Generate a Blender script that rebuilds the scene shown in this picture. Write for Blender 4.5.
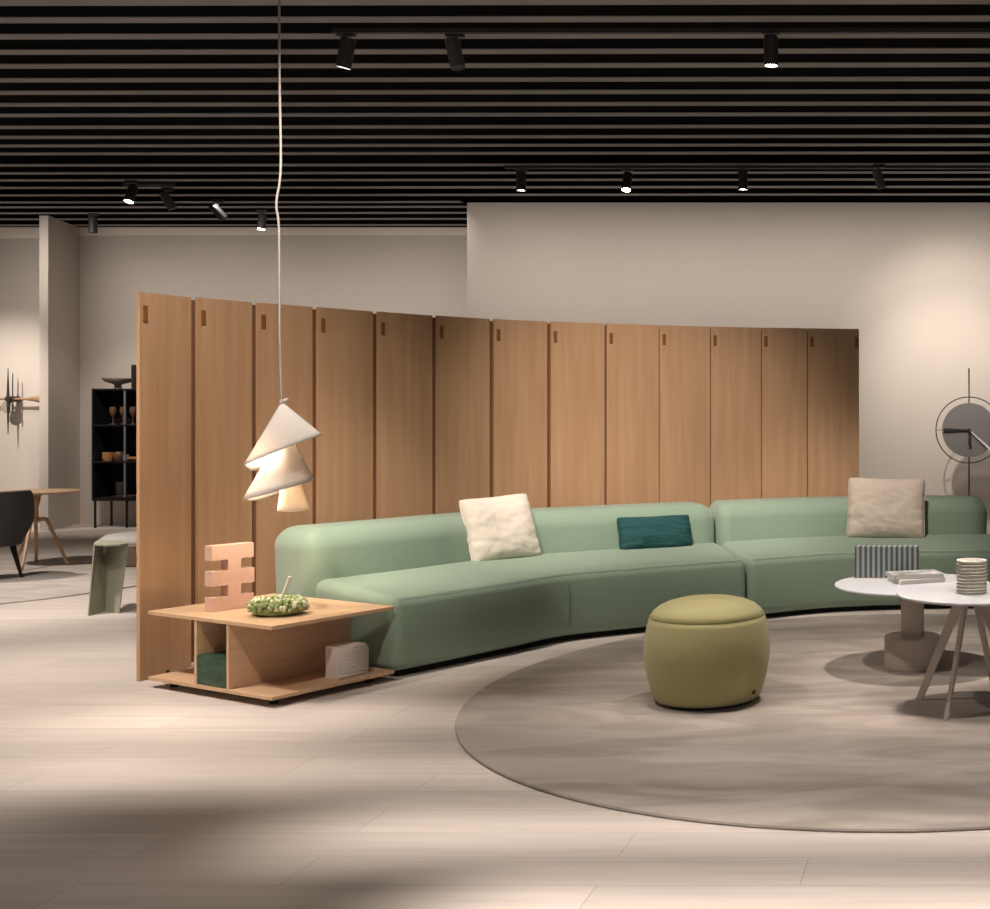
import bpy, bmesh, math, random
from mathutils import Vector, Matrix, noise
random.seed(7)
PI = math.pi
S = bpy.context.scene
C = S.collection
for o in list(bpy.data.objects): bpy.data.objects.remove(o)

# ------------------------------------------------------------------ camera, world, exposure
F, CX, CY, H = 1165.0, 945.0, 420.0, 1.43       # focal length in px, principal point in the 990x909 frame, eye height
cam = bpy.data.objects.new('camera', bpy.data.cameras.new('camera'))
C.objects.link(cam)
cam.location = (0, 0, H); cam.rotation_euler = (PI/2, 0, 0)
cam.data.sensor_fit = 'HORIZONTAL'; cam.data.sensor_width = 36
cam.data.lens = F/990*36
cam.data.shift_x = (495-CX)/990; cam.data.shift_y = (CY-454.5)/990
cam.data.clip_start = .05; cam.data.clip_end = 100
S.camera = cam
S.view_settings.view_transform = 'Standard'; S.view_settings.look = 'None'
S.view_settings.gamma = 1; S.view_settings.use_curve_mapping = False
S.view_settings.exposure = 0.9
w = bpy.data.worlds.new('world'); S.world = w; w.use_nodes = True
w.node_tree.nodes['Background'].inputs[0].default_value = (1, .93, .88, 1)
w.node_tree.nodes['Background'].inputs[1].default_value = .16

def spot(loc, target, watts, deg=40, blend=.8, size=.06, col=(1, .895, .80)):
    l = bpy.data.lights.new('spot_beam', 'SPOT'); l.energy = watts; l.spot_size = math.radians(deg)
    l.spot_blend = blend; l.shadow_soft_size = size; l.color = col
    o = bpy.data.objects.new('spot_beam', l); C.objects.link(o)
    o.location = loc; o.rotation_euler = (Vector(target)-Vector(loc)).to_track_quat('-Z', 'Y').to_euler()
    return o
# beams of the showroom's ceiling spots (those above the frame are unseen; some are added fills)
spot((-2.0, 5.2, 3.9), (-2.3, 9.2, 1.15), 480, 42, 1, .06)            # centre of the oak screen
spot((-3.2, 4.6, 3.9), (-4.3, 7.2, 1.0), 230, 50, 1, .08)            # left of the oak screen
spot((-3.3, 6.0, 3.9), (-3.3, 7.3, .5), 330, 42, 1, .05)             # left sofa
spot((-2.0, 6.9, 3.9), (-2.2, 8.5, .5), 200, 44, 1, .05)             # sofa middle
spot((-.6, 7.3, 3.9), (-.7, 9.1, .6), 260, 44, 1, .05)               # right sofa
spot((-.15, 12.4, 3.8), (.05, 14.2, 2.3), 50, 80, 1, .04)             # right wall scallop
spot((-.5, 11.6, 3.9), (.2, 14.2, 1.2), 190, 58, 1, .04)
spot((-1.7, 5.3, 3.9), (-.1, 6.8, .3), 150, 26, .8, .04)              # rear low table
spot((.86, 4.9, 3.9), (.1, 5.85, .4), 110, 28, .8, .04)              # near low table
spot((-2.5, 3.2, 3.9), (-3.3, 6.0, .2), 150, 24, .9, .05)            # front of the low oak table
spot((-2.6, 4.9, 3.9), (-1.1, 6.1, .3), 120, 40, .9, .05)            # pouf and rug
spot((-4.9, 4.9, 3.9), (-4.8, 5.6, 0), 370, 70, 1, .1)               # floor on the left
spot((-.2, 6.7, 3.9), (-.4, 6.7, 0), 230, 62, 1, .09)                  # added fill, back of the rug
spot((-7.4, 8.2, 3.9), (-7.4, 9.0, 0), 470, 62, 1, .1)               # floor in the left bay
spot((-6.2, 6.2, 3.9), (-6.2, 7.2, 0), 200, 60, 1, .1)  # added fill for a gap of dark floor
spot((-9.4, 9.4, 3.9), (-9.0, 10.8, 0), 330, 62, 1, .06)
spot((-12.4, 13.2, 3.9), (-12.9, 16, .8), 330, 60, .8, .04)         # left wall
spot((-10.2, 13.4, 3.9), (-10.8, 15.6, .9), 150, 60, 1, .06)         # black shelf

def strip(x, y, ln, watts, spread):  # unseen area light
    l = bpy.data.lights.new('added_strip_light', 'AREA'); l.shape = 'RECTANGLE'; l.size = ln; l.size_y = .05; l.energy = watts
    l.color = (1, .90, .82); l.spread = math.radians(spread)
    o = bpy.data.objects.new('added_strip_light', l); C.objects.link(o); o.location = (x, y, 4.0)
    return o
def wash(x, y, ln, watts, tilt, spread):
    o = strip(x, y, ln, watts, spread); o.rotation_euler = (math.radians(tilt), 0, 0); o.name = 'added_wall_wash'; return o
wash(-1.6, 12.5, 9.5, 27, 52, 100)                                       # unseen light added for the right back wall
wash(-9.5, 13.9, 7, 19, 52, 100)                                      # unseen light added for the left back wall
# unseen strips added over the viewer's end of the floor to form its soft bands
strip(.0, 4.05, 4.4, 5.5, 14)
strip(-1.0, 4.75, 5.6, 5, 16)
strip(-1.2, 5.50, 6.0, 4.4, 17)
strip(.1, 3.40, 3.2, 4.6, 12)
strip(-3.2, 3.6, 2.8, .9, 24)  # added fill, left foreground

# ------------------------------------------------------------------ materials
def mat(name, col, rough=.6, var=.0, vscale=8, stretch=(1, 1, 1), bump=0, bscale=60, metal=0, emit=None, es=0, spec=.4, sheen=0, col2=None, coords='Object', rnd=False):
    m = bpy.data.materials.new(name); m.use_nodes = True
    nt = m.node_tree; N = nt.nodes; L = nt.links; b = N['Principled BSDF']
    b.inputs['Base Color'].default_value = (*col, 1); b.inputs['Roughness'].default_value = rough
    b.inputs['Metallic'].default_value = metal; b.inputs['Specular IOR Level'].default_value = spec
    if sheen: b.inputs['Sheen Weight'].default_value = sheen
    if emit: b.inputs['Emission Color'].default_value = (*emit, 1); b.inputs['Emission Strength'].default_value = es
    tc = N.new('ShaderNodeTexCoord'); mp = N.new('ShaderNodeMapping'); mp.inputs['Scale'].default_value = stretch
    src = tc.outputs[coords]
    if rnd:
        oi = N.new('ShaderNodeObjectInfo'); va = N.new('ShaderNodeVectorMath'); va.operation = 'MULTIPLY_ADD'
        cm = N.new('ShaderNodeCombineXYZ')
        for i in range(3): L.new(oi.outputs['Random'], cm.inputs[i])
        va.inputs[1].default_value = (40, 40, 40); L.new(cm.outputs[0], va.inputs[0]); L.new(src, va.inputs[2]); src = va.outputs[0]
    L.new(src, mp.inputs[0])
    if var or col2:
        n = N.new('ShaderNodeTexNoise'); n.inputs['Scale'].default_value = vscale; n.inputs['Detail'].default_value = 6
        L.new(mp.outputs[0], n.inputs['Vector'])
        r = N.new('ShaderNodeValToRGB'); r.color_ramp.elements[0].position = .32; r.color_ramp.elements[1].position = .68
        c2 = col2 or tuple(c*(1-var) for c in col)
        r.color_ramp.elements[0].color = (*c2, 1); r.color_ramp.elements[1].color = (*col, 1)
        L.new(n.outputs[0], r.inputs[0]); L.new(r.outputs[0], b.inputs['Base Color'])
    if bump:
        n2 = N.new('ShaderNodeTexNoise'); n2.inputs['Scale'].default_value = bscale; n2.inputs['Detail'].default_value = 4
        L.new(mp.outputs[0], n2.inputs['Vector'])
        bp = N.new('ShaderNodeBump'); bp.inputs['Strength'].default_value = bump; bp.inputs['Distance'].default_value = .01
        L.new(n2.outputs[0], bp.inputs['Height']); L.new(bp.outputs[0], b.inputs['Normal'])
    return m
M = {}
M['wall'] = mat('wall_paint', (.60, .54, .48), .9, .03, 1.5)
M['wall_light_band'] = mat('painted_grazing_light', (.88, .80, .72), .8)  # pale tone stands in for light grazing the wall top
M['black'] = mat('black_deck', (.004, .004, .004), .95, spec=.1)
M['slat'] = mat('slat_metal', (.34, .33, .325), .6, .1, 2)
M['oak'] = mat('oak_veneer', (.52, .315, .18), .5, 0, 5, (4, 4, .22), .05, 40, col2=(.44, .255, .14), rnd=True)
M['oak_dark'] = mat('oak_edge', (.16, .075, .035), .7, .2, 8, (3, 3, .3))
M['oak_light'] = mat('ash_table', (.60, .40, .25), .45, 0, 6, (.5, 5, 5), .03, 40, col2=(.53, .34, .20))
M['leather'] = mat('tan_leather', (.22, .085, .025), .5, .2, 30)
M['sofa'] = mat('sage_wool', (.245, .335, .25), .85, .06, 90, bump=.25, bscale=500, sheen=.25)
M['seam'] = mat('sage_thread', (.16, .24, .18), .9)
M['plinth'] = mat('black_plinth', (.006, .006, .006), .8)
M['olive'] = mat('olive_wool', (.43, .39, .18), .85, .06, 90, bump=.25, bscale=500, sheen=.2)
M['olive_seam'] = mat('olive_thread', (.24, .21, .07), .9)
M['cream'] = mat('cream_linen', (.72, .65, .56), .9, .05, 40, bump=.3, bscale=250)
M['sand'] = mat('sand_linen', (.60, .51, .43), .9, .05, 40, bump=.3, bscale=250)
M['teal'] = mat('teal_cloth', (.012, .07, .072), .85, .1, 60, bump=.3, bscale=300)
M['taupe_metal'] = mat('taupe_lacquer', (.50, .43, .37), .5, .03, 10)
M['white_top'] = mat('white_laminate', (.60, .61, .65), .35, .02, 5)
M['charcoal'] = mat('charcoal_felt', (.045, .042, .042), .9, .1, 60, bump=.2, bscale=300)
M['darkwood'] = mat('black_ash', (.018, .014, .013), .5, .2, 20)
M['shelf'] = mat('black_lacquer', (.010, .010, .012), .4, .1, 10)
M['grey_metal'] = mat('grey_steel', (.22, .22, .24), .45, metal=.3)
M['stool'] = mat('olive_grey_steel', (.36, .36, .27), .5, .04, 6)
M['white_cloth'] = mat('white_wool', (.68, .65, .62), .9, .03, 40)
M['blush'] = mat('blush_clay', (.62, .40, .31), .8, .08, 20, bump=.1, bscale=80)
M['green_stone'] = mat('green_marble', (.035, .09, .05), .4, 0, 9, (1, 1, 4), .1, 30, col2=(.012, .035, .02))
M['porcelain'] = mat('porcelain', (.72, .67, .58), .5, .03, 10)
M['chalk'] = mat('chalk_white', (.66, .58, .53), .85, .05, 30)
M['moss_a'] = mat('moss_green', (.30, .38, .15), .8, .3, 60)
M['moss_b'] = mat('pale_bud', (.72, .74, .50), .8, .15, 60)
M['stick'] = mat('white_stick', (.8, .78, .72), .5)
M['brown'] = mat('brown_glaze', (.17, .09, .05), .35, .5, 25)
M['amber'] = mat('amber_glaze', (.55, .26, .10), .35, .5, 30)
M['smoke'] = mat('smoky_clay', (.06, .05, .05), .4, .3, 20)
M['beige_clay'] = mat('beige_clay', (.42, .34, .28), .7, .2, 15)
M['spotblack'] = mat('spot_black', (.035, .034, .033), .5)
M['spotgrey'] = mat('spot_grey', (.10, .095, .09), .5)
M['clockgrey'] = mat('clock_face_grey', (.20, .19, .185), .6, .05, 5)
M['clockdark'] = mat('clock_dark', (.03, .028, .028), .5)
M['clockwhite'] = mat('clock_white', (.75, .72, .68), .5)
M['cord'] = mat('cord_white', (.40, .36, .33), .7)
M['lens'] = mat('lamp_lens', (1, 1, 1), .5, emit=(1, .93, .82), es=30)
M['bulb'] = mat('bulb_glass', (1, 1, 1), .5, emit=(1, .82, .6), es=18)
M['paper'] = mat('book_paper', (.74, .70, .66), .9, .15, 5, (1, 1, 60))
M['cover_grey'] = mat('book_cover', (.60, .58, .56), .6, 0, 14, col2=(.16, .17, .17))
M['tag'] = mat('dark_label', (.03, .03, .02), .7)

def m_shade():
    m = bpy.data.materials.new('lamp_paper'); m.use_nodes = True; nt = m.node_tree; N = nt.nodes; L = nt.links
    N.remove(N['Principled BSDF']); d = N.new('ShaderNodeBsdfDiffuse'); t = N.new('ShaderNodeBsdfTranslucent'); x = N.new('ShaderNodeMixShader')
    d.inputs[0].default_value = (.66, .63, .60, 1); t.inputs[0].default_value = (.85, .72, .56, 1); x.inputs[0].default_value = .20
    L.new(d.outputs[0], x.inputs[1]); L.new(t.outputs[0], x.inputs[2]); L.new(x.outputs[0], N['Material Output'].inputs[0])
    return m
M['shade'] = m_shade()

def m_floor():
    m = bpy.data.materials.new('pale_planks'); m.use_nodes = True; nt = m.node_tree; N = nt.nodes; L = nt.links; b = N['Principled BSDF']
    tc = N.new('ShaderNodeTexCoord'); mp = N.new('ShaderNodeMapping'); mp.inputs['Location'].default_value = (1.07, -3.58, 0)
    L.new(tc.outputs['Object'], mp.inputs[0])
    br = N.new('ShaderNodeTexBrick'); br.offset = .61; br.offset_frequency = 2; br.squash = 1
    for k, v in (('Scale', 1), ('Mortar Size', .0016), ('Mortar Smooth', .3), ('Bias', 0), ('Brick Width', 1.6), ('Row Height', .2275)): br.inputs[k].default_value = v
    br.inputs['Color1'].default_value = (.56, .50, .455, 1); br.inputs['Color2'].default_value = (.64, .57, .52, 1); br.inputs['Mortar'].default_value = (.34, .28, .24, 1)
    L.new(mp.outputs[0], br.inputs['Vector'])
    m2 = N.new('ShaderNodeMapping'); m2.inputs['Scale'].default_value = (.7, 9, 1); L.new(tc.outputs['Object'], m2.inputs[0])
    n = N.new('ShaderNodeTexNoise'); n.inputs['Scale'].default_value = 2.2; n.inputs['Detail'].default_value = 8; L.new(m2.outputs[0], n.inputs['Vector'])
    r = N.new('ShaderNodeValToRGB'); r.color_ramp.elements[0].position = .3; r.color_ramp.elements[1].position = .7
    r.color_ramp.elements[0].color = (.86, .85, .84, 1); r.color_ramp.elements[1].color = (1, 1, 1, 1); L.new(n.outputs[0], r.inputs[0])
    mx = N.new('ShaderNodeMix'); mx.data_type = 'RGBA'; mx.blend_type = 'MULTIPLY'; mx.inputs[0].default_value = 1
    L.new(br.outputs['Color'], mx.inputs[6]); L.new(r.outputs[0], mx.inputs[7]); L.new(mx.outputs[2], b.inputs['Base Color'])
    b.inputs['Roughness'].default_value = .5; b.inputs['Specular IOR Level'].default_value = .3
    bp = N.new('ShaderNodeBump'); bp.inputs['Strength'].default_value = .3; bp.inputs['Distance'].default_value = .003; bp.invert = True
    L.new(br.outputs['Fac'], bp.inputs['Height']); L.new(bp.outputs[0], b.inputs['Normal'])
    return m
def m_rug(name, a, c):
    m = bpy.data.materials.new(name); m.use_nodes = True; nt = m.node_tree; N = nt.nodes; L = nt.links; b = N['Principled BSDF']
    tc = N.new('ShaderNodeTexCoord')
    n = N.new('ShaderNodeTexNoise'); n.inputs['Scale'].default_value = 1.3; n.inputs['Detail'].default_value = 3; n.inputs['Distortion'].default_value = 1.6
    mp = N.new('ShaderNodeMapping'); mp.inputs['Scale'].default_value = (.8, 2.2, 1); L.new(tc.outputs['Object'], mp.inputs[0]); L.new(mp.outputs[0], n.inputs['Vector'])
    r = N.new('ShaderNodeValToRGB'); r.color_ramp.elements[0].position = .40; r.color_ramp.elements[1].position = .60
    r.color_ramp.elements[0].color = (*c, 1); r.color_ramp.elements[1].color = (*a, 1); L.new(n.outputs[0], r.inputs[0]); L.new(r.outputs[0], b.inputs['Base Color'])
    n2 = N.new('ShaderNodeTexNoise'); n2.inputs['Scale'].default_value = 220; L.new(tc.outputs['Object'], n2.inputs['Vector'])
    bp = N.new('ShaderNodeBump'); bp.inputs['Strength'].default_value = .35; bp.inputs['Distance'].default_value = .008
    L.new(n2.outputs[0], bp.inputs['Height']); L.new(bp.outputs[0], b.inputs['Normal'])
    b.inputs['Roughness'].default_value = 1; b.inputs['Specular IOR Level'].default_value = .05; b.inputs['Sheen Weight'].default_value = .15
    return m
def m_stripes(name, a, c, freq, axis):
    m = bpy.data.materials.new(name); m.use_nodes = True; nt = m.node_tree; N = nt.nodes; L = nt.links; b = N['Principled BSDF']
    tc = N.new('ShaderNodeTexCoord'); wv = N.new('ShaderNodeTexWave'); wv.bands_direction = axis; wv.inputs['Scale'].default_value = freq
    L.new(tc.outputs['Object'], wv.inputs['Vector'])
    r = N.new('ShaderNodeValToRGB'); r.color_ramp.elements[0].position = .35; r.color_ramp.elements[1].position = .6
    r.color_ramp.elements[0].color = (*c, 1); r.color_ramp.elements[1].color = (*a, 1)
    L.new(wv.outputs['Fac'], r.inputs[0]); L.new(r.outputs[0], b.inputs['Base Color']); b.inputs['Roughness'].default_value = .6
    return m
M['floor'] = m_floor()
M['rug'] = m_rug('taupe_pile', (.41, .36, .32), (.315, .27, .238))
M['rug2'] = m_rug('pale_pile', (.50, .45, .41), (.40, .36, .33))
M['stripes'] = m_stripes('grey_stripes', (.30, .33, .31), (.065, .08, .085), 10.2, 'X')

# ------------------------------------------------------------------ helpers
def at(px, py, Z): return Vector(((px-CX)/F*Z, Z, H+(CY-py)/F*Z))
def link(name, bm, m, parent=None, smooth=False):
    bmesh.ops.recalc_face_normals(bm, faces=bm.faces[:])
    me = bpy.data.meshes.new(name); bm.to_mesh(me); bm.free()
    if smooth: me.polygons.foreach_set('use_smooth', [True]*len(me.polygons))
    me.materials.append(m)
    o = bpy.data.objects.new(name, me); C.objects.link(o)
    if parent: o.parent = parent
    return o
def auto(o, deg=35):
    o.data.polygons.foreach_set('use_smooth', [True]*len(o.data.polygons)); o.data.set_sharp_from_angle(angle=math.radians(deg)); return o
def tag(o, label, cat, group=None):
    o['label'] = label; o['category'] = cat
    if group: o['group'] = group
    return o
def thing(name, label, cat, loc=(0, 0, 0), rz=0, group=None):
    o = bpy.data.objects.new(name, None); C.objects.link(o); o.empty_display_size = .1
    o.location = loc; o.rotation_euler = (0, 0, rz); return tag(o, label, cat, group)
def struct(name, bm, m):
    o = link(name, bm, m); o['kind'] = 'structure'; return o
def copy_tree(o, parent=None):
    c = o.copy(); C.objects.link(c)
    if parent: c.parent = parent
    for ch in list(o.children): copy_tree(ch, c)
    return c
def quadbox(bm, pts, z0, z1):
    """prism over a plan polygon"""
    lo = [bm.verts.new((p[0], p[1], z0)) for p in pts]; hi = [bm.verts.new((p[0], p[1], z1)) for p in pts]
    n = len(pts); bm.faces.new(lo[::-1]); bm.faces.new(hi)
    for i in range(n): bm.faces.new((lo[i], lo[(i+1) % n], hi[(i+1) % n], hi[i]))
def box(bm, x0, x1, y0, y1, z0, z1): quadbox(bm, [(x0, y0), (x1, y0), (x1, y1), (x0, y1)], z0, z1)
def bevel(bm, w, seg=2): bmesh.ops.bevel(bm, geom=bm.edges[:], offset=w, segments=seg, affect='EDGES', profile=.5)
def bx(x0, x1, y0, y1, z0, z1, bv=0):
    bm = bmesh.new(); box(bm, x0, x1, y0, y1, z0, z1)
    if bv: bevel(bm, bv)
    return bm
def lathe(prof, seg=48, bm=None, c=(0, 0)):
    bm = bm or bmesh.new(); rings = []
    for r, z in prof:
        if r < 1e-5: rings.append([bm.verts.new((c[0], c[1], z))])
        else: rings.append([bm.verts.new((c[0]+r*math.cos(2*PI*i/seg), c[1]+r*math.sin(2*PI*i/seg), z)) for i in range(seg)])
    for a, b in zip(rings, rings[1:]):
        for i in range(seg):
            j = (i+1) % seg
            v = ([a[i], a[j]] if len(a) > 1 else [a[0]]) + ([b[j], b[i]] if len(b) > 1 else [b[0]])
            if len(v) > 2: bm.faces.new(v)
    return bm
def tube(pts, r, seg=8, bm=None, closed=False):
    bm = bm or bmesh.new(); P = [Vector(p) for p in pts]; n = len(P); rings = []
    rr = r if isinstance(r, (list, tuple)) else [r]*n
    for i in range(n):
        a = P[(i-1) % n] if closed or i else P[0]; b = P[(i+1) % n] if closed or i < n-1 else P[-1]
        t = (b-a).normalized(); u = t.cross(Vector((0, 0, 1)) if abs(t.z) < .9 else Vector((0, 1, 0))).normalized(); v = t.cross(u)
        rings.append([bm.verts.new(P[i]+(u*math.cos(2*PI*k/seg)+v*math.sin(2*PI*k/seg))*rr[i]) for k in range(seg)])
    for i in range(n if closed else n-1):
        a, b = rings[i], rings[(i+1) % n]
        for k in range(seg): bm.faces.new((a[k], a[(k+1) % seg], b[(k+1) % seg], b[k]))
    if not closed: bm.faces.new(rings[0][::-1]); bm.faces.new(rings[-1])
    return bm
def axis_pts(h, r, seg, n):
    inner = max(h-r, 1e-4)
    cor = [r*math.tan(PI/4*k/seg) for k in range(1, seg+1)]
    mid = [-inner+2*inner*k/n for k in range(n+1)]
    return [-inner-c for c in cor[::-1]]+mid+[inner+c for c in cor]
def rbox(hx, hy, hz, r, seg=5, n=(4, 4, 4), fn=None):
    bm = bmesh.new(); hs = (hx, hy, hz); L = [axis_pts(h, r, seg, k) for h, k in zip(hs, n)]; V = {}
    def vert(ix):
        if ix not in V:
            p = Vector([L[a][ix[a]] for a in range(3)]); q = Vector([max(-(hs[a]-r), min(hs[a]-r, p[a])) for a in range(3)])
            d = p-q
            o = q+d.normalized()*r if d.length > 1e-9 else p
            V[ix] = bm.verts.new(fn(o) if fn else o)
        return V[ix]
    for a in range(3):
        b, c = (a+1) % 3, (a+2) % 3
        for side in (0, len(L[a])-1):
            for i in range(len(L[b])-1):
                for j in range(len(L[c])-1):
                    q = []
                    for di, dj in ((0, 0), (1, 0), (1, 1), (0, 1)):
                        ix = [0]*3; ix[a] = side; ix[b] = i+di; ix[c] = j+dj; q.append(vert(tuple(ix)))
                    bm.faces.new(q)
    return bm
def catmull(P, k=12):
    P = [Vector(p) for p in P]; Q = [2*P[0]-P[1]]+P+[2*P[-1]-P[-2]]; out = []
    for i in range(1, len(Q)-2):
        for j in range(k):
            t = j/k; a, b, c, d = Q[i-1:i+3]
            out.append(.5*((2*b)+(c-a)*t+(2*a-5*b+4*c-d)*t*t+(3*b-a-3*c+d)*t**3))
    return out+[P[-1]]

# ------------------------------------------------------------------ the room
struct('floor', bx(-15, 6, -3, 17.5, -.1, 0), M['floor'])
ZW, ZB, CH = 14.2, 16.0, 4.07
struct('wall_back', bx(-15, -5.7, ZB, ZB+.2, 0, CH+.01), M['wall'])
struct('wall_right_back', bx(-5.825, 6, ZW, ZW+.25, 0, CH+.01), M['wall'])
struct('wall_right', bx(6, 6.2, 3, ZW+.25, 0, CH+.01), M['wall'])
struct('wall_left', bx(-15.2, -15, -3, ZB+.2, 0, CH+.01), M['wall'])
bm = bmesh.new(); quadbox(bm, [(-11.70, 15.05), (-11.585, 15.05), (-11.88, 16.0), (-12.2, 16.0)], 0, CH); struct('wall_stub', bm, M['wall'])
struct('light_band_1', bx(-11.88, -5.86, ZB-.03, ZB, 3.96, 4.07), M['wall_light_band'])  # raised pale strip in place of grazing light on the back wall
struct('light_band_2', bx(-15, -12.2, ZB-.03, ZB, 3.92, 4.07), M['wall_light_band'])  # the same band of light, as colour, at the far left
bm = bx(-15.2, 6.2, -3, 17.5, CH+.75, CH+.85)
for q in ((-15.2, 6.2, ZB+.02, ZB+.1), (-5.8, 6.2, ZW+.05, ZW+.15), (-15.2, -15.1, -3, ZB), (6.1, 6.2, -3, ZB)): box(bm, *q, CH+.01, CH+.75)
struct('ceiling', bm, M['black'])
# slats, each 10 cm wide, at the spacing read off the photograph
ys = [2.5, 20, 36.5, 52, 66, 80, 92.5, 104.5, 115, 127, 137, 145.5, 153.5, 165, 173, 180, 187.5, 195, 202, 207, 213, 219, 225]
zs = [F*(CH-H)/(CY-y) for y in ys]
zs = [zs[0]-.335*k for k in range(28, 0, -1)]+zs
bm = bmesh.new()
for z in zs:
    hw = .052; sk = .05
    x1 = 6.1 if z < ZW-.25 else -5.86
    f = lambda X: z-sk*(X+4)/10
    quadbox(bm, [(-15.1, f(-15.1)-hw), (x1, f(x1)-hw), (x1, f(x1)+hw), (-15.1, f(-15.1)+hw)], CH, CH+.006)
struct('trim_3', bm, M['slat'])

# ------------------------------------------------------------------ oak screen
ex = [138, 198, 258, 318, 378, 437, 494, 551, 607, 660, 711, 762, 808, 860]
ey = [292, 297.5, 302.5, 307, 311.5, 315.5, 319, 321.5, 323.5, 325.2, 326.6, 327.6, 328.3, 329]
ez = [6.37, 6.75, 7.12, 7.48, 7.85, 8.2, 8.55, 8.87, 9.15, 9.4, 9.62, 9.8, 9.95, 10.08]
E = [at(x, y, z) for x, y, z in zip(ex, ey, ez)]
scr = thing('folding_screen', 'tall curved oak room screen of upright boards standing behind the green sofa', 'room divider', (E[7].x, E[7].y, 0))
off = Matrix.Translation(-Vector((E[7].x, E[7].y, 0)))
for i in range(13):
    a, b = E[i], E[i+1]; d = Vector((b.x-a.x, b.y-a.y, 0)); ln = d.length; d.normalize()
    nb = Vector((-d.y, d.x, 0))                                     # away from the viewer
    g = .016 if i < 8 else .006
    rec = .030 if i < 7 else .012                                    # far edge tucked back like shingles
    A = a+d*.0-nb*(.012 if i == 0 else 0); B = b-d*g+nb*rec
    T = .022
    bm = bmesh.new()
    v = []
    for p, zt in ((A, a.z), (B, b.z), (B+nb*T, b.z), (A+nb*T, a.z)): v.append((p.x, p.y, zt))
    lo = [bm.verts.new((p[0], p[1], .002)) for p in v]; hi = [bm.verts.new(p) for p in v]
    bm.faces.new(lo[::-1]); bm.faces.new(hi)
    for k in range(4): bm.faces.new((lo[k], lo[(k+1) % 4], hi[(k+1) % 4], hi[k]))
    bm.transform(off)
    p = link('board', bm, M['oak'], scr)
    def strap(c, w2, name='leather_tab'):
        bm = rbox(w2, .003, .044, .003, 2, (1, 1, 1)); q = link(name, bm, M['leather'], p)
        q.matrix_local = off @ Matrix.Translation(c) @ Matrix.Rotation(math.atan2(d.y, d.x), 4, 'Z')
    strap(A+d*.034-nb*.001+Vector((0, 0, -.115)), .014)
    if i == 12: strap(B-d*.022-nb*.001+Vector((0, 0, -.115)), .014)
    # narrow dark joining strip behind each joint
    bm = bmesh.new(); q0 = b-d*.0145+nb*.0225; q1 = b+d*.05+nb*.0225
    if i < 12:
        quadbox(bm, [(q0.x, q0.y), (q1.x, q1.y), (q1.x+nb.x*.04, q1.y+nb.y*.04), (q0.x+nb.x*.04, q0.y+nb.y*.04)], .03, b.z-.015)
        bm.transform(off); link('joining_strip', bm, M['oak_dark'], scr)
    bm = bmesh.new(); q0 = a+d*.2+nb*.03; quadbox(bm, [(q0.x-.02, q0.y-.02), (q0.x+.02, q0.y-.02), (q0.x+.02, q0.y+.02), (q0.x-.02, q0.y+.02)], 0, .02)
    bm.transform(off); link('foot', bm, M['plinth'], scr)

# ------------------------------------------------------------------ sofa modules
class Path:
    def __init__(s, pts, n0=None, n1=None):
        s.p = catmull([(x, y, 0) for x, y in pts], 14); s.l = [0]
        for a, b in zip(s.p, s.p[1:]): s.l.append(s.l[-1]+(b-a).length)
        s.len = s.l[-1]
        n = len(s.p); tn = [(s.p[min(i+1, n-1)]-s.p[max(i-1, 0)]).normalized() for i in range(n)]
        for _ in range(4): tn = [(tn[max(i-1, 0)]+tn[i]+tn[min(i+1, n-1)]).normalized() for i in range(n)]
        s.n = [Vector((-t.y, t.x, 0)) for t in tn]
        for i in range(n):                                            # mitred joint between two modules
            if n0: s.n[i] = s.n[i].lerp(Vector((*n0, 0)).normalized(), max(0, 1-s.l[i]/.8)**1.5)
            if n1: s.n[i] = s.n[i].lerp(Vector((*n1, 0)).normalized(), max(0, 1-(s.len-s.l[i])/.8)**1.5)
    def at(s, d, t, z):
        i = 0
        while i < len(s.l)-2 and s.l[i+1] < d: i += 1
        f = (d-s.l[i])/(s.l[i+1]-s.l[i]); n = s.n[i].lerp(s.n[i+1], max(0, min(1, f))).normalized()
        return s.p[i].lerp(s.p[i+1], f) + n*t + Vector((0, 0, z))
def smooth01(x): x = max(0, min(1, x)); return x*x*(3-2*x)
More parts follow.
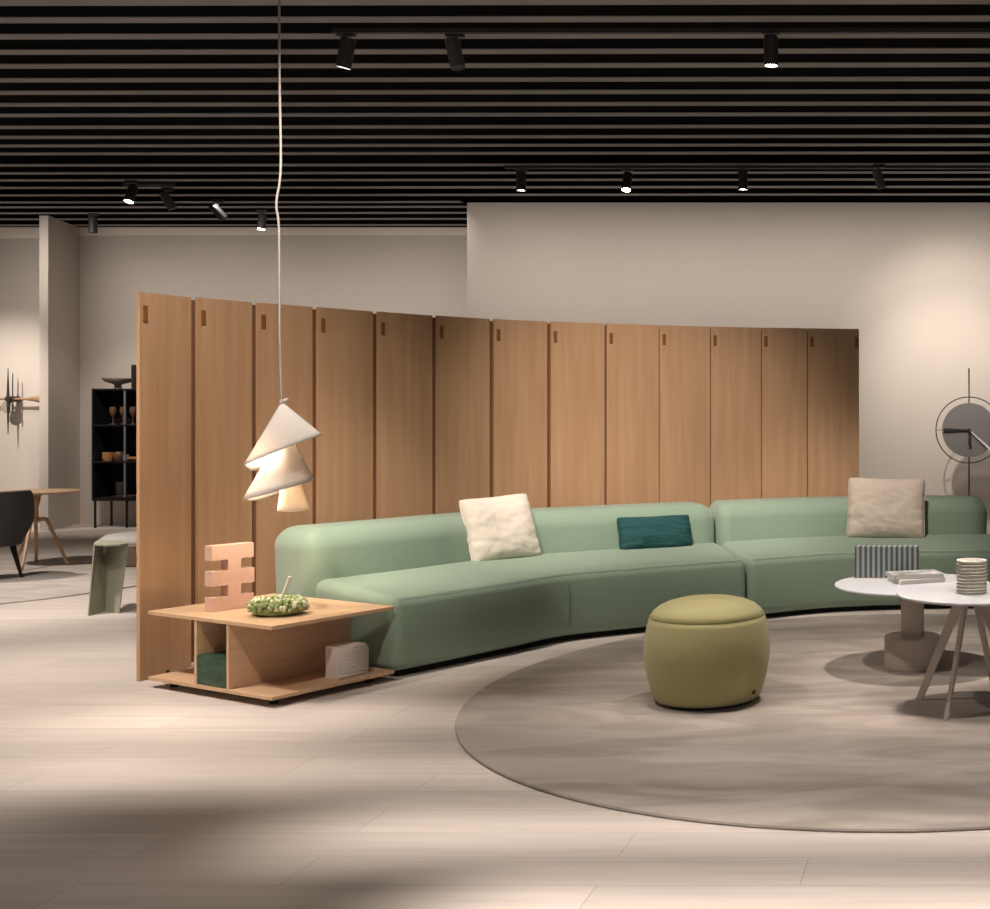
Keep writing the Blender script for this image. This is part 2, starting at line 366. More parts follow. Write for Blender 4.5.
def sofa(label, P, b0, b1, s1=None, seam=None):
    s1 = s1 or P.len
    o = P.at(s1/2, .5, 0); t = thing('modular_sofa', label, 'sofa', o); inv = Matrix.Translation(-o)
    D = .76; L = s1
    def fs(p):
        s = p.x+L/2; dp = p.y+D/2; z = p.z+.235
        tz = smooth01((z-.22)/.2)
        z += tz*(.015+.05*smooth01(dp/D) - .0)
        dp -= .012*math.sin(PI*max(0, min(1, (z-.04)/.4)))           # front bellies out a little
        return P.at(s, dp, z)
    bm = rbox(L/2, D/2, .20, .06, 5, (44, 8, 4), fs); bm.transform(inv); link('seat', bm, M['sofa'], t, True)
    LB = b1-b0; DB = .47
    def fb(p):
        s = p.x+(b0+b1)/2; dp = p.y+.955; z = p.z+.415
        dp += .05*(z/.8)
        return P.at(s, dp, z)
    bm = rbox(LB/2, DB/2, .375, .13, 8, (40, 3, 5), fb); bm.transform(inv); link('backrest', bm, M['sofa'], t, True)
    pts = [P.at(L*k/60, .018-.004, .415) for k in range(1, 60)]
    pts = [fs(Vector((-L/2+.04+(L-.08)*k/70, -D/2+.012, .188))) for k in range(71)]
    bm = tube([q for q in pts], .0016, 6); bm.transform(inv); link('seam', bm, M['seam'], t, True)
    if seam:
        pts = [P.at(seam, -.014+.03*smooth01((z-.36)/.06)-.0*z, z) for z in [.09+.33*k/12 for k in range(13)]]
        bm = tube(pts, .003, 6); bm.transform(inv); link('seam', bm, M['seam'], t, True)
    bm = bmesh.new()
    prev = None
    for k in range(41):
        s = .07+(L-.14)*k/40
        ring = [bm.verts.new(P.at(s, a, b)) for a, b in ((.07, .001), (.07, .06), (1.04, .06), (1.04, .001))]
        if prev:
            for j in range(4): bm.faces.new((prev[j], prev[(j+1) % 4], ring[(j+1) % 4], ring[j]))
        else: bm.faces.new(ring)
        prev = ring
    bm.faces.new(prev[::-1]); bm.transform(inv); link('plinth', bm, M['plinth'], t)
    return t
PL = Path([(-3.036, 6.405), (-2.80, 6.81), (-2.61, 7.16), (-2.43, 7.49), (-2.06, 7.77), (-1.70, 8.03), (-1.405, 8.24)], None, (-.44, .9))
PR = Path([(-1.393, 8.252), (-.87, 8.60), (-.33, 8.74), (.3, 8.79), (1.3, 8.74)], (-.44, .9))
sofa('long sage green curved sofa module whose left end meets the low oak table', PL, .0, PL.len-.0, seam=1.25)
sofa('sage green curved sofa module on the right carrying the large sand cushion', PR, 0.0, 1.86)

# ------------------------------------------------------------------ cushions
def cushion(label, c, w, h, th, yaw, lean, roll, m, seed):
    t = thing('cushion', label, 'cushion', c)
    n = 44; bm = bmesh.new(); G = {}
    for side in (1, -1):
        for i in range(n+1):
            for j in range(n+1):
                u = -1+2*i/n; v = -1+2*j/n
                e = (1-abs(u)**3.4)**.5*(1-abs(v)**3.4)**.5 if abs(u) < 1 and abs(v) < 1 else 0
                if e == 0 and (i, j, 1) in G: G[i, j, -1] = G[i, j, 1]; continue
                rc = 1-.055*(u*v)**6; px = rc*u*w/2*(1-.05*(1-v*v)*abs(u)); pz = rc*v*h/2*(1-.05*(1-u*u)*abs(v))
                nn = noise.noise(Vector((u*1.7+seed, v*2.3, seed)))*.012+noise.noise(Vector((u*5+seed, v*7+u*3, seed*2)))*.007*e
                cr = .008*math.sin(u*19+v*3+seed)*abs(v)**6*e+.008*math.sin(v*17+seed)*abs(u)**6*e
                rg_ = (1-abs(noise.noise(Vector((u*2.0+v*1.0+seed, v*2.8-u, seed*3)))))**7
                edge = max(abs(u), abs(v))**3; fold = -.010*rg_*edge*min(1, e*1.5)-.002*rg_
                G[i, j, side] = bm.verts.new((px, -side*(th/2*e+fold)+nn+cr*side, pz+.0))
    for side in (1, -1):
        for i in range(n):
            for j in range(n):
                q = [G[i, j, side], G[i+1, j, side], G[i+1, j+1, side], G[i, j+1, side]]
                if len(set(q)) == 4: bm.faces.new(q if side == 1 else q[::-1])
    Mx = Matrix.Rotation(yaw, 4, 'Z') @ Matrix.Rotation(-lean, 4, 'X') @ Matrix.Rotation(roll, 4, 'Y') @ Matrix.Translation((0, 0, h/2))
    bm.transform(Mx); link('cover', bm, m, t, True)
    pts = []
    for k in range(80):
        a = k/80*4; sgn = int(a); f = a-sgn; f = -1+2*f
        u, v = [(f, -1), (1, f), (-f, 1), (-1, -f)][sgn]
        nn = noise.noise(Vector((u*1.7+seed, v*2.3, seed)))*.012
        rc = 1-.055*(u*v)**6; pts.append(Mx @ Vector((rc*u*w/2*(1-.05*(1-v*v)*abs(u)), nn, rc*v*h/2*(1-.05*(1-u*u)*abs(v)))))
    link('piping', tube(pts, .004, 6, closed=True), m, t, True)
    return t
cushion('square cream cushion leaning on the left green backrest', (-2.95, 7.87, .470), .50, .475, .19, math.radians(46), math.radians(22), math.radians(-3), M['cream'], 1.3)
cushion('small dark teal rectangular cushion on the green sofa', (-2.105, 8.53, .470), .56, .27, .15, math.radians(32), math.radians(22), math.radians(0), M['teal'], 4.1)
cushion('large sand coloured cushion leaning on the right sofa module', (-.475, 9.30, .470), .64, .515, .18, math.radians(2), math.radians(17), math.radians(1), M['sand'], 7.7)

# ------------------------------------------------------------------ main rug, pouf
RX, RY, RR = -.21, 6.27, 2.238
rug = link('round_rug', lathe([(0, .001), (RR-.004, .001), (RR, .006), (RR-.003, .013), (RR-.012, .016), (0, .016)], 160), M['rug']); auto(rug)
rug.location = (RX, RY, 0); tag(rug, 'large round taupe rug under the yellow green pouf', 'rug')
RT = .0165
pf = thing('pouf', 'olive yellow round upholstered pouf on the taupe rug', 'pouf', (-1.203, 5.90, RT)); pf.scale = (1, 1, .985)
prof = [(0, .014), (.20, .014), (.256, .017), (.269, .032), (.284, .08), (.301, .15), (.312, .22), (.314, .28), (.308, .345), (.295, .405), (.286, .436)]
link('body', lathe(prof+[(.1, .436), (0, .436)], 72), M['olive'], pf, True)
top = [(.286, .4365), (.268, .462), (.242, .484), (.202, .503), (.15, .517), (.09, .525), (.04, .528), (0, .529)]
link('top_panel', lathe([(0, .43), (.28, .43)]+top, 72), M['olive'], pf, True)
link('seam', tube([(.286*math.cos(a*PI/36), .286*math.sin(a*PI/36), .4365) for a in range(72)], .0018, 6, closed=True), M['olive_seam'], pf, True)
link('base', lathe([(0, 0), (.235, 0), (.235, .02), (0, .02)], 48), M['plinth'], pf)
q = link('label_tab', bx(-.012, .012, -.004, .004, -.015, .015), M['tag'], pf); q.location = (.252, -.118, .07); q.rotation_euler = (0, 0, math.radians(62))

# ------------------------------------------------------------------ low tables
t = thing('coffee_table', 'round white coffee table on a taupe drum foot behind the splayed one', 'table', (-.187, 6.69, RT))
h = .494-RT
link('tabletop', lathe([(0, h-.014), (.435, h-.014), (.445, h-.008), (.445, h-.002), (.443, h), (0, h)], 96), M['white_top'], t)
link('post', lathe([(0, .17), (.066, .17), (.066, h-.014), (0, h-.014)], 48), M['taupe_metal'], t, False)
auto(t.children[-1]); auto(t.children[0])
o = link('drum_foot', lathe([(0, 0), (.158, 0), (.161, .003), (.161, .172), (.158, .176), (0, .176)], 64), M['taupe_metal'], t); auto(o)
t = thing('coffee_table', 'round white coffee table on splayed taupe blade legs nearest the viewer', 'table', (.127, 5.8, RT))
h = .574-RT
o = link('tabletop', lathe([(0, h-.014), (.360, h-.014), (.370, h-.008), (.370, h-.002), (.368, h), (0, h)], 96), M['white_top'], t); auto(o)
for fx, fy, wtop in ((-.257, .09, .030), (-.122, -.32, .016), (.135, -.28, .016), (.26, .12, .030)):
    bm = bmesh.new(); a = Vector((fx*.16, fy*.16, h-.014)); b = Vector((fx, fy, 0))
    d = Vector((fx, fy, 0)).normalized(); sd = Vector((-d.y, d.x, 0))
    wt, wb, th = (.056, .034, .008) if abs(fx) > .2 else (.040, .024, .010)
    # a blade: wide radially, thin across
    pts = []
    for p, ww in ((b, wb), (a, wt)):
        pts.append([bm.verts.new(p+d*sx*ww*.5+sd*sy*th) for sx, sy in ((-1, -1), (1, -1), (1, 1), (-1, 1))])
    bm.faces.new(pts[0]); bm.faces.new(pts[1][::-1])
    for k in range(4): bm.faces.new((pts[0][k], pts[0][(k+1) % 4], pts[1][(k+1) % 4], pts[1][k]))
    link('leg', bm, M['taupe_metal'], t)
o = link('hub', lathe([(0, h-.03), (.06, h-.03), (.075, h-.014), (0, h-.014)], 32), M['taupe_metal'], t)
# things on them
can = thing('ribbed_canister', 'white ribbed round canister on the nearest coffee table', 'container', (.133, 5.78, .5745))
prof = [(0, 0), (.07, 0)]
nr = 9
for k in range(nr):
    z0 = k*.0165; prof += [(.067, z0+.001), (.067, z0+.003), (.0765, z0+.0055), (.0775, z0+.0085), (.0765, z0+.0120), (.067, z0+.0145)]
prof += [(.070, .150), (.0, .150)]
o = link('body', lathe(prof, 56), M['porcelain'], can); auto(o, 30)
o = link('lid', lathe([(0, .150), (.072, .150), (.0765, .153), (.0765, .160), (.073, .163), (0, .163)], 56), M['porcelain'], can); auto(o)
sb = thing('striped_box', 'upright grey striped box on the rear coffee table', 'box', (-.345, 6.93, .4945), math.radians(-1))
link('body', bx(-.188, .188, -.045, .045, .004, .188, .003), M['stripes'], sb)
link('edge_band', bx(-.189, .189, -.044, .044, 0, .004), M['oak_light'], sb)
bk = [('grey covered magazine lying on top of another', .30, .20, .024, .0265, math.radians(18), (-.175, 6.765)), ('pale thick book under a grey magazine on the white table', .28, .21, .026, 0, math.radians(24), (-.165, 6.755))]
for lab, w_, d_, th, z0, rz, (bx_, by_) in bk:
    b = thing('book', lab, 'book', (bx_, by_, .4945+z0), rz, None)
    link('page_block', bx(-w_/2+.004, w_/2-.004, -d_/2+.003, d_/2-.004, .002, th-.002), M['paper'], b)
    bm = bmesh.new(); box(bm, -w_/2, w_/2, -d_/2, d_/2, 0, .0019); box(bm, -w_/2, w_/2, -d_/2, d_/2, th-.0019, th); box(bm, -w_/2, -w_/2+.003, -d_/2, d_/2, .002, th-.002)
    link('cover', bm, M['cover_grey'] if z0 else M['paper'], b)

# ------------------------------------------------------------------ low oak side table
Fp, Lp, Rp = Vector((-3.33, 5.76, 0)), Vector((-4.26, 6.225, 0)), Vector((-3.035, 6.385, 0))
u = (Lp-Fp); lu = u.length; u.normalize(); v = Vector((u.y, -u.x, 0)); lv = .70
if v.y < 0: v = -v
st = thing('side_table', 'low oak side table with open shelves under the pendant lamp', 'table', Fp, math.atan2(v.y, v.x))
# local frame: x along v (towards the sofa end), y along u (towards the screen)
lw, ll = lv, lu
o = link('tabletop', bx(0, lw, 0, ll, .390, .410, .003), M['oak_light'], st)
o = link('bottom_shelf', bx(0, lw, 0, ll, .040, .060, .003), M['oak_light'], st)
yb1 = ll*.335; yb3 = yb1+.27
link('upright_panel', bx(.004, lw-.01, yb1, yb1+.02, .06, .390, .002), M['oak_light'], st)
link('upright_panel', bx(.004, lw-.01, yb3, yb3+.02, .06, .390, .002), M['oak_light'], st)
link('back_panel', bx(.36, .38, yb1+.02, yb3, .06, .390), M['oak_light'], st)
for a, b in ((.08, .1), (lw-.08, .1), (.08, ll-.1), (lw-.08, ll-.1)):
    link('foot', lathe([(0, 0), (.02, 0), (.02, .04), (0, .04)], 20, None, (a, b)), M['plinth'], st)
def on_table(a, b, z): return Fp+v*a+u*b+Vector((0, 0, z))
ang = math.atan2(v.y, v.x)
# blush sculpture: central column with three bars
sc = thing('sculpture', 'blush clay sculpture of three stacked bars on the oak side table', 'sculpture', on_table(.12, .675, .4105), ang)
bm = bmesh.new()
Wd, T2, Hh = .225, .065, .35
out = [(0, 0), (Wd, 0), (Wd, .075), (.155, .075), (.155, .135), (Wd+.003, .135), (Wd+.003, .215), (.155, .215), (.155, .272), (Wd, .272), (Wd, Hh), (0, Hh), (0, .272), (.085, .272), (.085, .215), (0, .215), (0, .135), (.085, .135), (.085, .075), (0, .075)]
lo = [bm.verts.new((x, 0, z)) for x, z in out]; hi = [bm.verts.new((x, T2, z)) for x, z in out]
bm.faces.new(lo); bm.faces.new(hi[::-1])
for k in range(len(out)): bm.faces.new((lo[k], hi[k], hi[(k+1) % len(out)], lo[(k+1) % len(out)]))
link('body', bm, M['blush'], sc)
# wreath of buds with a white stick
wr = thing('wreath', 'green budded wreath lying on the oak side table beneath the lamp', 'wreath', on_table(.24, .31, .4105))
bm = bmesh.new(); b2 = bmesh.new()
for k in range(520):
    a = random.uniform(0, 2*PI); q = random.uniform(-.3, PI+.3); rr = .046
    R0 = .094
    p = Vector(((R0+rr*math.cos(q))*math.cos(a), (R0+rr*math.cos(q))*math.sin(a)*.85, .040+.040*math.sin(q)))
    s = random.uniform(.007, .0145)
    tgt = bm if random.random() < .62 else b2
    p.z = max(p.z, s*1.2+.001)
    mtx = Matrix.Translation(p) @ Matrix.Rotation(random.uniform(0, 6), 4, 'Z') @ Matrix.Diagonal((s, s*.8, s*1.1, 1))
    bmesh.ops.create_icosphere(tgt, subdivisions=1, radius=1, matrix=mtx)
lk = link('leaves', bm, M['moss_a'], wr); link('buds', b2, M['moss_b'], wr)
link('ring', tube([(.094*math.cos(a*PI/20), .094*math.sin(a*PI/20)*.85, .032) for a in range(40)], .03, 8, closed=True), M['moss_a'], wr)
sk = link('stick', tube([(0, 0, 0), (.075, .0, .195)], .009, 8), M['stick']); tag(sk, 'white stick poking up out of the green wreath', 'stick'); sk.location = on_table(.24, .31, .4115)+Vector((-.012, 0, .002))
# stone in the left cavity and ribbed block on the right
gb = link('stone_block', bx(0, .28, 0, .245, 0, .15, .004), M['green_stone']); gb.location = on_table(.006, yb1+.024, .0605); gb.rotation_euler = (0, 0, ang)
tag(gb, 'dark green veined stone block inside the oak side table', 'block')
def fz(p):
    return p
bm = bmesh.new()
pr = [(0, 0), (.18, 0), (.18, .13), (.173, .155), (.158, .168), (.13, .175), (.0, .17)]
ribs = 16
prev = None; Ty = .10
prof = []
bm = bmesh.new(); lo = [bm.verts.new((x, 0, z)) for x, z in pr]; hi = [bm.verts.new((x, Ty, z)) for x, z in pr]
bm.faces.new(lo); bm.faces.new(hi[::-1])
for k in range(len(pr)): bm.faces.new((lo[k], hi[k], hi[(k+1) % len(pr)], lo[(k+1) % len(pr)]))
rb = thing('ribbed_block', 'chalk white ribbed block with one rounded corner on the lower oak shelf', 'block', on_table(.40, .055, .0605), ang)
link('core', bm, M['chalk'], rb)
bm = bmesh.new()
for k in range(14):
    z = .010+k*.0112; xe = .178 if z < .13 else .178-((z-.13)/.04)**2*.03
    tube([(.004, -.001, z), (xe*.5, -.003+.003*math.sin(k*2), z), (xe, -.001, z)], .0056, 6, bm)
link('ribbing', bm, M['chalk'], rb, True)

# ------------------------------------------------------------------ pendant lamp
PZ = 6.2; LX = .868; Kp = PZ/F/6.49
apex = at(220+400/6.49, 380+140/6.49, PZ)
pd = thing('pendant_lamp', 'white paper pendant lamp of three tilted cones hanging over the side table', 'lamp', apex, math.atan2(CX-281, F))
def cone(ap, Rt, Lf, ry, d_, e_, bulge, name):
    seg = 96; rows = 10; rim = []
    for k in range(seg):
        a = 2*PI*k/seg; c_, s_ = math.cos(a), math.sin(a); f = (1+c_)/2
        x = Lf[0]+(Rt[0]-Lf[0])*f; z = Lf[1]+(Rt[1]-Lf[1])*f
        if s_ > 0: z -= s_*s_*(-c_*d_*(1 if c_ < 0 else .4)+(e_ if c_ < 0 else e_*(1-c_)-8*c_))                                # far side of the rim
        else: z += bulge*math.sin(PI*f)
        rim.append(Vector((x*LX, ry*s_, z))*Kp)
    A = Vector((ap[0]*LX, ap[1], ap[2]))*Kp; bm = bmesh.new(); prev = None
    for r in range(rows+1):
        f = .03+.97*r/rows
        ring = [bm.verts.new(A.lerp(p, f)) for p in rim]
        if prev:
            for k in range(seg): bm.faces.new((prev[k], prev[(k+1) % seg], ring[(k+1) % seg], ring[k]))
        prev = ring
    o = link(name, bm, M['shade'], pd, True)
    md = o.modifiers.new('thick', 'SOLIDIFY'); md.thickness = .0012
    return o
cone((0, 0, 0), (268, -215), (-245, -408), 215, 190, 10, 8, 'cone_shade')
cone((22, 0, -162), (215, -512), (-250, -630), 185, 45, 35, 2, 'cone_shade')
cone((32, 0, -280), (185, -706), (-28, -706), 100, 0, -8, -6, 'cone_shade')
ctop = at(278.5, -60, PZ)-apex; ctop.z = CH-apex.z
cp = catmull([(0, 0, 0), (-.008, 0, .35), (-.012, 0, .9), (-.024, 0, 1.05), (-.004, 0, 1.25), (-.010, 0, 1.75), (-.012, 0, ctop.z)], 10)
link('cord', tube(cp, .0058, 8), M['cord'], pd, True)
q = link('knot', rbox(.018, .006, .008, .004, 2, (1, 1, 1)), M['shade'], pd); q.location = (.014, 0, .006); q.rotation_euler = (0, -.5, 0)
link('cable_grip', lathe([(0, -.012), (.012, -.012), (.007, .012), (0, .014)], 16), M['cord'], pd)
for (x, z) in ((10, -400), (60, -600)):
    b = link('bulb', lathe([(0, -.022), (.014, -.018), (.022, 0), (.014, .018), (0, .024)], 20), M['bulb'], pd, True); b.location = (x*Kp, 0, z*Kp)
def plight(loc, w_, r=.02):
    loc = loc-apex
    l = bpy.data.lights.new('lamp_glow', 'POINT'); l.energy = w_; l.shadow_soft_size = r; l.color = (1, .80, .58)
    o = bpy.data.objects.new('lamp_glow', l); C.objects.link(o); o.parent = pd; o.location = loc; o['label'] = 'warm glow inside the paper cones'
plight(apex+Vector((-95*Kp, -.075, -330*Kp)), 1.1, .012)
plight(apex+Vector((-150*Kp, .01, -602*Kp)), 1.5, .012)
plight(apex+Vector((-150*Kp, .03, -375*Kp)), 1.8, .012)
plight(apex+Vector((30*Kp, -.03, -470*Kp)), .9, .012)
plight(apex+Vector((60*Kp, 0, -690*Kp)), 2.4, .02)

# ------------------------------------------------------------------ ceiling spots
def spotlight(px, py, lit, tilt, az, label, grey=False, s=1.0):
    zc = CH-.15; Z = F*(zc-H)/(CY-py); c = at(px, py, Z)
    t = thing('ceiling_spotlight', label, 'spotlight', (c.x, c.y, CH), 0, 'track spotlights under the ceiling slats')
    link('adapter', bx(-.06, .06, -.018, .018, -.035, 0), M['spotblack'], t)
    link('arm', tube([(0, 0, -.03), (0, 0, -.10)], .008, 8), M['spotblack'], t)
    r = .048*s
    b = link('housing', lathe([(0, .10), (r*.94, .10), (r, .092), (r, -.10), (r*.9, -.10), (r*.9, -.085), (0, -.085)], 32), M['spotgrey' if grey else 'spotblack'], t); auto(b)
    b.location = (0, 0, -.15); b.rotation_euler = (tilt*math.cos(az), tilt*math.sin(az), 0)
    l = link('lens', lathe([(0, -.093), (r*.86, -.093), (r*.86, -.087), (0, -.087)], 24), M['lens'] if lit else M['spotgrey'], b)
    return t
R_ = math.radians
for a in [(346, 53, 1, R_(14), R_(70), 'lit black spotlight at upper left of the ceiling, left of its unlit twin'),
          (455, 54, 0, R_(14), R_(-100), 'dark unlit spotlight at the top, between the two large lit ones'),
          (771, 51, 1, R_(3), 0, 'lit black spotlight near the top right of the ceiling'),
          (521, 181, 1, R_(3), 0, 'small lit spotlight above the left part of the right wall'),
          (627, 182, 1, R_(-22), 0, 'brightest small spotlight of the far row, shining at the viewer'),
          (743, 180, 1, R_(4), 0, 'small lit spotlight over the middle of the right wall'),
          (879, 179, 0, R_(18), R_(-80), 'tilted grey unlit spotlight at the right end of the far row'),
          (131, 194, 1, R_(-22), 0, 'bright glaring spotlight above the left wall stub'),
          (168, 201, 0, R_(28), R_(-70), 'tilted grey spotlight just right of the glaring left one'),
          (218, 212, 0, R_(40), R_(-70), 'strongly tilted dark spotlight left of the pendant cord'),
          (262, 222, 1, R_(-12), 0, 'small lit spotlight beside the pendant cord at the far wall'),
          (93, 225, 0, 0, 0, 'hanging black spotlight beside the left wall stub')]:
    spotlight(*a, grey=a[0] in (455, 168, 879))
def rail(x0, x1, y, n):
    b = bx(x0, x1, y-.018, y+.018, CH-.03, CH); o = link('light_track', b, M['spotblack']); tag(o, n, 'light track')
rail(at(333, 0, 7.86).x, 3, 7.86, 'long black lighting track near the top of the picture')
rail(at(505, 0, 12.1).x, 3, 12.1, 'black lighting track of the far row in front of the right wall')
rail(at(120, 0, 12.9).x, at(180, 0, 13.05).x, 12.95, 'short black lighting track above the left bay')

# ------------------------------------------------------------------ floor clock at the right
cc = at(969, 430, 13.7)
ck = thing('floor_clock', 'standing clock with grey disc and thin ring on a tall rod by the wall', 'clock', (cc.x, cc.y, 0))
link('rod', tube([(0, 0, .02), (0, 0, 2.04)], .009, 10), M['clockdark'], ck, True)
link('base', lathe([(0, 0), (.17, 0), (.17, .02), (0, .02)], 40), M['clockdark'], ck)
def disc(r, th, name, m, y):
    bm = lathe([(0, -th), (r, -th), (r, th), (0, th)], 72); o = link(name, bm, m, ck); auto(o); o.rotation_euler = (PI/2, 0, 0); o.location = (0, y, cc.z)
disc(.318, .008, 'disc', M['clockgrey'], -.03)
rg = link('ring', tube([(.388*math.cos(a*PI/48), 0, .388*math.sin(a*PI/48)) for a in range(96)], .0065, 8, closed=True), M['clockdark'], ck, True); rg.location = (0, 0, cc.z)
link('ring_spoke', tube([(-.388, 0, cc.z), (.388, 0, cc.z)], .004, 6), M['clockdark'], ck)
def hand_or_shadow(a, l, w0, m, y, name='hand_or_shadow'):
    bm = bmesh.new(); quadbox(bm, [(0, -w0*.5), (l, -w0*1.5), (l, w0*1.5), (0, w0*.5)], -.004, .004); o = link(name, bm, m, ck)
    o.rotation_euler = (PI/2, -a, 0); o.location = (0, y, cc.z)
hand_or_shadow(R_(180), .30, .014, M['clockdark'], -.05); hand_or_shadow(R_(-42), .34, .010, M['clockwhite'], -.06); hand_or_shadow(R_(-88), .18, .012, M['clockdark'], -.065)
disc(.02, .02, 'hub', M['clockdark'], -.06)

# ------------------------------------------------------------------ left bay: wall clock, table, armchair, rug, stool, bench, shelf
wc = at(11, 399, 15.85)
t = thing('wall_clock', 'wooden horn shaped wall clock with dark spindle and shadow bar on the left wall', 'clock', wc)
bm = bmesh.new(); n = 24
prof = [(-.42+.84*k/n, .016+.05*abs(-1+2*k/n)**4) for k in range(n+1)]
tube([(x, 0, 0) for x, r in prof], [r for x, r in prof], 12, bm); link('horn', bm, mat('wall_clock_oak', (.42, .26, .14), .5, .2, 8), t, True)
link('spindle', tube([(0, -.05, .42), (0, -.05, .2), (0, -.05, 0), (0, -.05, -.25), (0, -.05, -.48)], [.004, .012, .018, .012, .003], 8), M['clockdark'], t, True)
link('hub', lathe([(0, -.06), (.04, -.06), (.04, .13), (0, .13)], 24), M['clockdark'], t).rotation_euler = (-PI/2, 0, 0)
link('hand_or_shadow', tube([(.055, -.04, .35), (.055, -.04, -.2)], [.005, .009], 8), M['clockdark'], t)  # dark bar modelled in place of the spindle's shadow on the wall
o = link('hanging_disc', lathe([(0, -.01), (.085, -.01), (.085, .01), (0, .01)], 32), M['beige_clay'], t); o.rotation_euler = (PI/2, 0, 0); o.location = (-.03, -.02, -.11)

bm = bmesh.new(); seg = 96; rx, ry = 2.02, 2.02
quadbox(bm, [(rx*math.cos(2*PI*k/seg), ry*math.sin(2*PI*k/seg)) for k in range(seg)], .001, .012)
o = link('pale_rug', bm, M['rug2']); o.location = (-8.95, 10.2, 0); tag(o, 'pale round rug under the round bistro table at the left', 'rug')

dt = thing('bistro_table', 'small round oak table with bent splayed legs on the pale rug', 'table', (-8.86, 11.35, .0125))
link('tabletop', lathe([(0, .700), (.30, .702), (.365, .716), (.368, .722), (.362, .728), (0, .728)], 64), M['oak_light'], dt, False); auto(dt.children[0])
link('column', tube([(0, 0, .43), (0, 0, .56), (0, 0, .70)], [.028, .024, .05], 16), M['oak_light'], dt, True)
for fx, fy in ((.20, -.42), (-.12, .16), (.30, .02), (-.42, .30)):
    k = 1/math.hypot(fx, fy); L_ = math.hypot(fx, fy)
    pts = catmull([(0, 0, .44), (fx*.3, fy*.3, .452), (fx*.42, fy*.42, .40), (fx, fy, .012)], 8)
    link('leg', tube(pts, [.024-.011*i/(len(pts)-1) for i in range(len(pts))], 10), M['oak_light'], dt, True)

# tub armchair, facing left
ac = thing('armchair', 'charcoal tub armchair with black tapered legs beside the bistro table', 'chair', (-8.53, 10.35, .0135), R_(165))
def shell(p):
    return p
bm = bmesh.new(); n = 48; rings = []
def wall_pt(a, f, o_):
    # a: angle (0 = front gap), f: height fraction, o_: outer/inner
    r = .33+.02*f if o_ else .285+.02*f
    back = max(0, math.cos(a-PI))
    top = .61+.18*smooth01((back-.62)/.22)
    z = .30+(top-.30)*f
    taper = .78+.22*min(1, f*1.5)
    return Vector((r*taper*math.cos(a), r*taper*1.0*math.sin(a), z))
A0, A1 = R_(55), R_(305)
rows = []
for f in [k/8 for k in range(9)]: rows.append([wall_pt(A0+(A1-A0)*k/n, f, True) for k in range(n+1)])
for f in [k/8 for k in range(8, -1, -1)]: rows.append([wall_pt(A0+(A1-A0)*k/n, f, False)+Vector((0, 0, .0)) for k in range(n+1)])
vr = [[bm.verts.new(p) for p in r] for r in rows]
for a in range(len(vr)):
    b = (a+1) % len(vr)
    for k in range(n): bm.faces.new((vr[a][k], vr[a][k+1], vr[b][k+1], vr[b][k]))
bm.faces.new([r[0] for r in vr]); bm.faces.new([r[-1] for r in vr][::-1])
o = link('tub_back', bm, M['charcoal'], ac, True); md = o.modifiers.new('bevel', 'BEVEL'); md.width = .015; md.segments = 3; md.limit_method = 'ANGLE'; auto(o, 50)
link('seat', lathe([(0, .295), (.22, .295), (.255, .32), (.27, .38), (.265, .43), (.23, .455), (0, .465)], 48), M['charcoal'], ac, True)
for a, b in ((.13, .14), (.13, -.14), (-.13, .14), (-.13, -.14)):
    link('leg', tube([(a, b, .30), (a*1.35, b*1.35, .001)], [.024, .011], 12), M['darkwood'], ac, True)

# folded steel stool
so = Vector((-6.13, 8.72, 0))
sl = thing('folded_stool', 'olive grey folded sheet stool beside the left end of the oak screen', 'stool', so)
def plate(pts, name, th=.008):
    bm = bmesh.new(); P = [Vector(p)-so for p in pts]; nrm = (P[1]-P[0]).cross(P[2]-P[0]).normalized()*th
    a = [bm.verts.new(p) for p in P]; b = [bm.verts.new(p+nrm) for p in P]; bm.faces.new(a[::-1]); bm.faces.new(b)
    for k in range(len(P)): bm.faces.new((a[k], a[(k+1) % len(P)], b[(k+1) % len(P)], b[k]))
    return link(name, bm, M['stool'], sl)
def fl(px, Z, z): p = at(px, 420, Z); return Vector((p.x, p.y, z))
fold0, fold1 = fl(104.5, 8.72, 0), fl(104.5, 8.84, .50)
plate([fl(87.5, 8.5, 0), fold0, fold1, fl(93.5, 8.62, .50)], 'side_panel')
plate([fold0, fl(119.8, 8.62, 0), fl(128.5, 8.70, .50), fold1], 'side_panel')
bm = bmesh.new(); rim = []
for px, Z in ((93.5, 8.62), (94.2, 8.74), (96.5, 8.87), (100, 8.95), (105, 8.98), (110, 8.96), (118, 8.90), (125, 8.82), (128.5, 8.70), (120, 8.60), (108, 8.56)): p = fl(px, Z, 0)-so; rim.append((p.x, p.y))
quadbox(bm, rim, .50, .511); link('seat', bm, M['stool'], sl)
for z, s in ((.445, 1), (.36, .8)):
    o = link('handle_slot', rbox(.012, .004, .026*s, .004, 2, (1, 1, 1)), M['white_cloth'] if z > .4 else M['smoke'], sl); p = fl(104.0, 8.80, z)-so; o.location = p+Vector((0, -.0, .0)); o.rotation_euler = (0, .15, .5)

wb = thing('low_bench', 'low white upholstered bench half hidden by the oak screen', 'bench', (-7.86, 11.5, .0125))
link('cushion', lathe([(0, .20), (.36, .20), (.40, .225), (.40, .26), (.35, .295), (.2, .312), (0, .318)], 56), M['white_cloth'], wb, True)
o = link('base', lathe([(0, 0), (.25, 0), (.32, .19), (0, .2)], 40), M['beige_clay'], wb); auto(o)

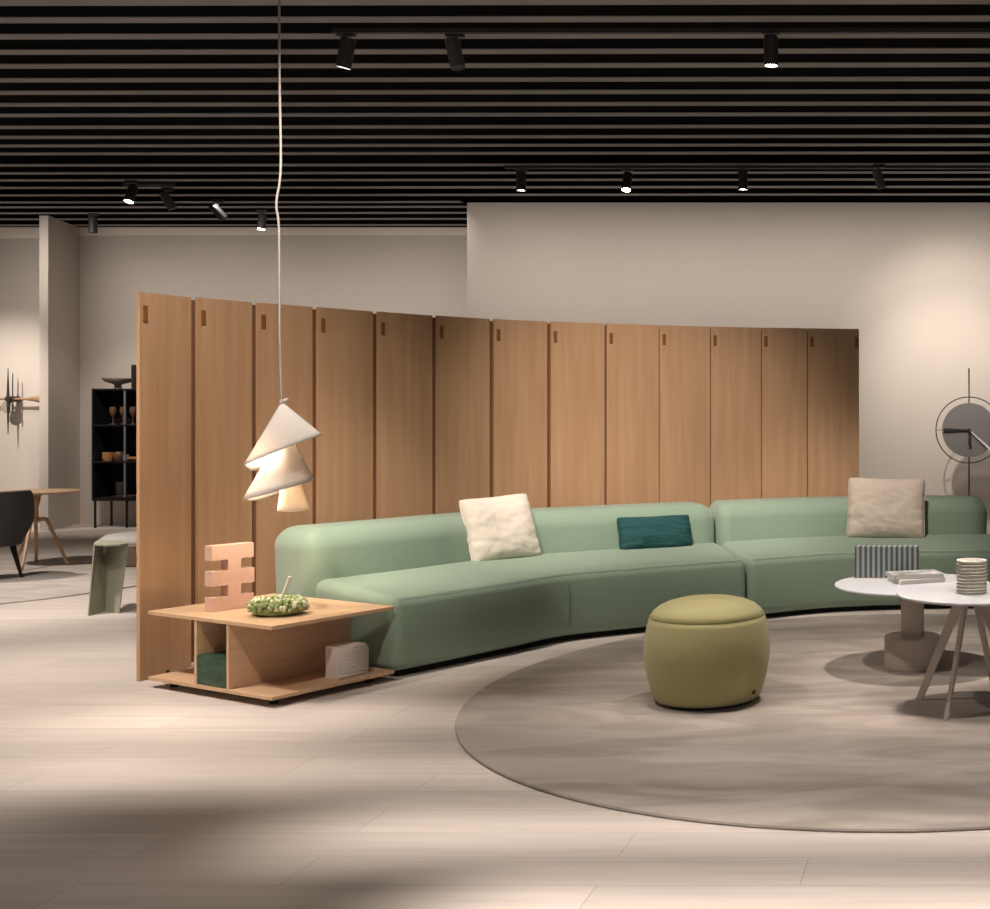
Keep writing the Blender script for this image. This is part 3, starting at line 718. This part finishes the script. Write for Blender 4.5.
# black shelf
sx, sy = at(91.5, 0, 15.4).x, 15.4
sh = thing('display_shelf', 'black open display shelf on thin legs against the back wall', 'shelf', (sx, sy, 0))
W1 = .435; D_ = .36
def part(name, *a, m='shelf', bv=.002): return link(name, bx(*a, bv), M[m], sh)
for z in (.36, .86, 1.345, 1.82):
    part('shelf_board', 0, 2*W1, 0, D_, z, z+(.045 if z < .4 else .025))
part('side_panel', 0, .022, 0, D_, .405, 1.82); part('side_panel', 2*W1-.022, 2*W1, 0, D_, .405, 1.82)
part('back_panel', .022, 2*W1-.022, D_-.012, D_-.002, .405, 1.82)
part('divider', W1-.011, W1+.011, .0, .02, .405, 1.82, m='grey_metal')
for x in (.015, W1, 2*W1-.03):
    for y in (.02, D_-.04): part('leg', x, x+.022, y, y+.022, 0, .36)
def vessel(name, label, cat, prof, px, z, m, dy=.14, g=None, seg=28):
    o = link(name, lathe(prof, seg), M[m], None, True); auto(o, 50); o.location = (at(px, 0, sy+dy).x, sy+dy, z+.0005); return tag(o, label, cat, g)
vessel('footed_bowl', 'wide beige footed bowl on top of the black shelf', 'bowl', [(0, 0), (.05, 0), (.035, .04), (.05, .06), (.14, .09), (.178, .125), (.183, .14), (.17, .135), (.12, .10), (0, .085)], 118, 1.845, 'beige_clay')
o = link('block_vase', bx(-.05, .05, -.05, .05, 0, .32, .004), M['darkwood']); o.location = (at(137.5, 0, 15.54).x, 15.54, 1.8455); tag(o, 'dark upright block vase on the shelf top by the screen', 'vase')
gob = [(0, 0), (.035, 0), (.035, .006), (.008, .015), (.008, .10), (.03, .125), (.042, .17), (.036, .235), (.030, .235), (.034, .17), (0, .135)]
for px, lab in ((113, 'amber goblet standing leftmost on the top inner shelf'), (123.2, 'amber goblet just in front of the grey divider post'), (133, 'amber goblet partly hidden behind the oak screen edge')):
    vessel('goblet', lab, 'goblet', gob, px, 1.37, 'brown', .10 if px != 123.2 else .12, 'goblets on the shelf')
bowl = [(0, 0), (.05, 0), (.066, .05), (.062, .115), (.056, .115), (.06, .05), (0, .02)]
vessel('jar', 'speckled amber jar at left of the middle shelf', 'jar', bowl, 108, .885, 'amber')
vessel('jar', 'glossy brown round jar in the middle of the shelf row', 'jar', [(0, 0), (.045, 0), (.066, .05), (.06, .10), (.045, .12), (.04, .12), (.05, .09), (0, .03)], 118.9, .885, 'brown', .17)
vessel('jar', 'small white jar beside the brown round jar', 'jar', [(0, 0), (.03, 0), (.036, .04), (.03, .085), (.024, .085), (.024, .04), (0, .02)], 126.3, .885, 'chalk', .12)
vessel('dish', 'shallow amber dish on the middle shelf by the screen', 'dish', [(0, 0), (.05, 0), (.075, .03), (.07, .055), (.062, .055), (.06, .03), (0, .012)], 134, .885, 'amber')
o = link('tray', bx(-.13, .13, -.08, .08, 0, .018, .003), M['brown']); o.location = (at(127, 0, 15.52).x, 15.52, .4105); tag(o, 'flat brown tray on the lowest black shelf', 'tray')
vessel('cup', 'smoky grey cup standing on the brown tray', 'cup', [(0, 0), (.045, 0), (.062, .04), (.066, .18), (.058, .18), (.055, .05), (0, .02)], 121.5, .4240, 'smoke', .115)
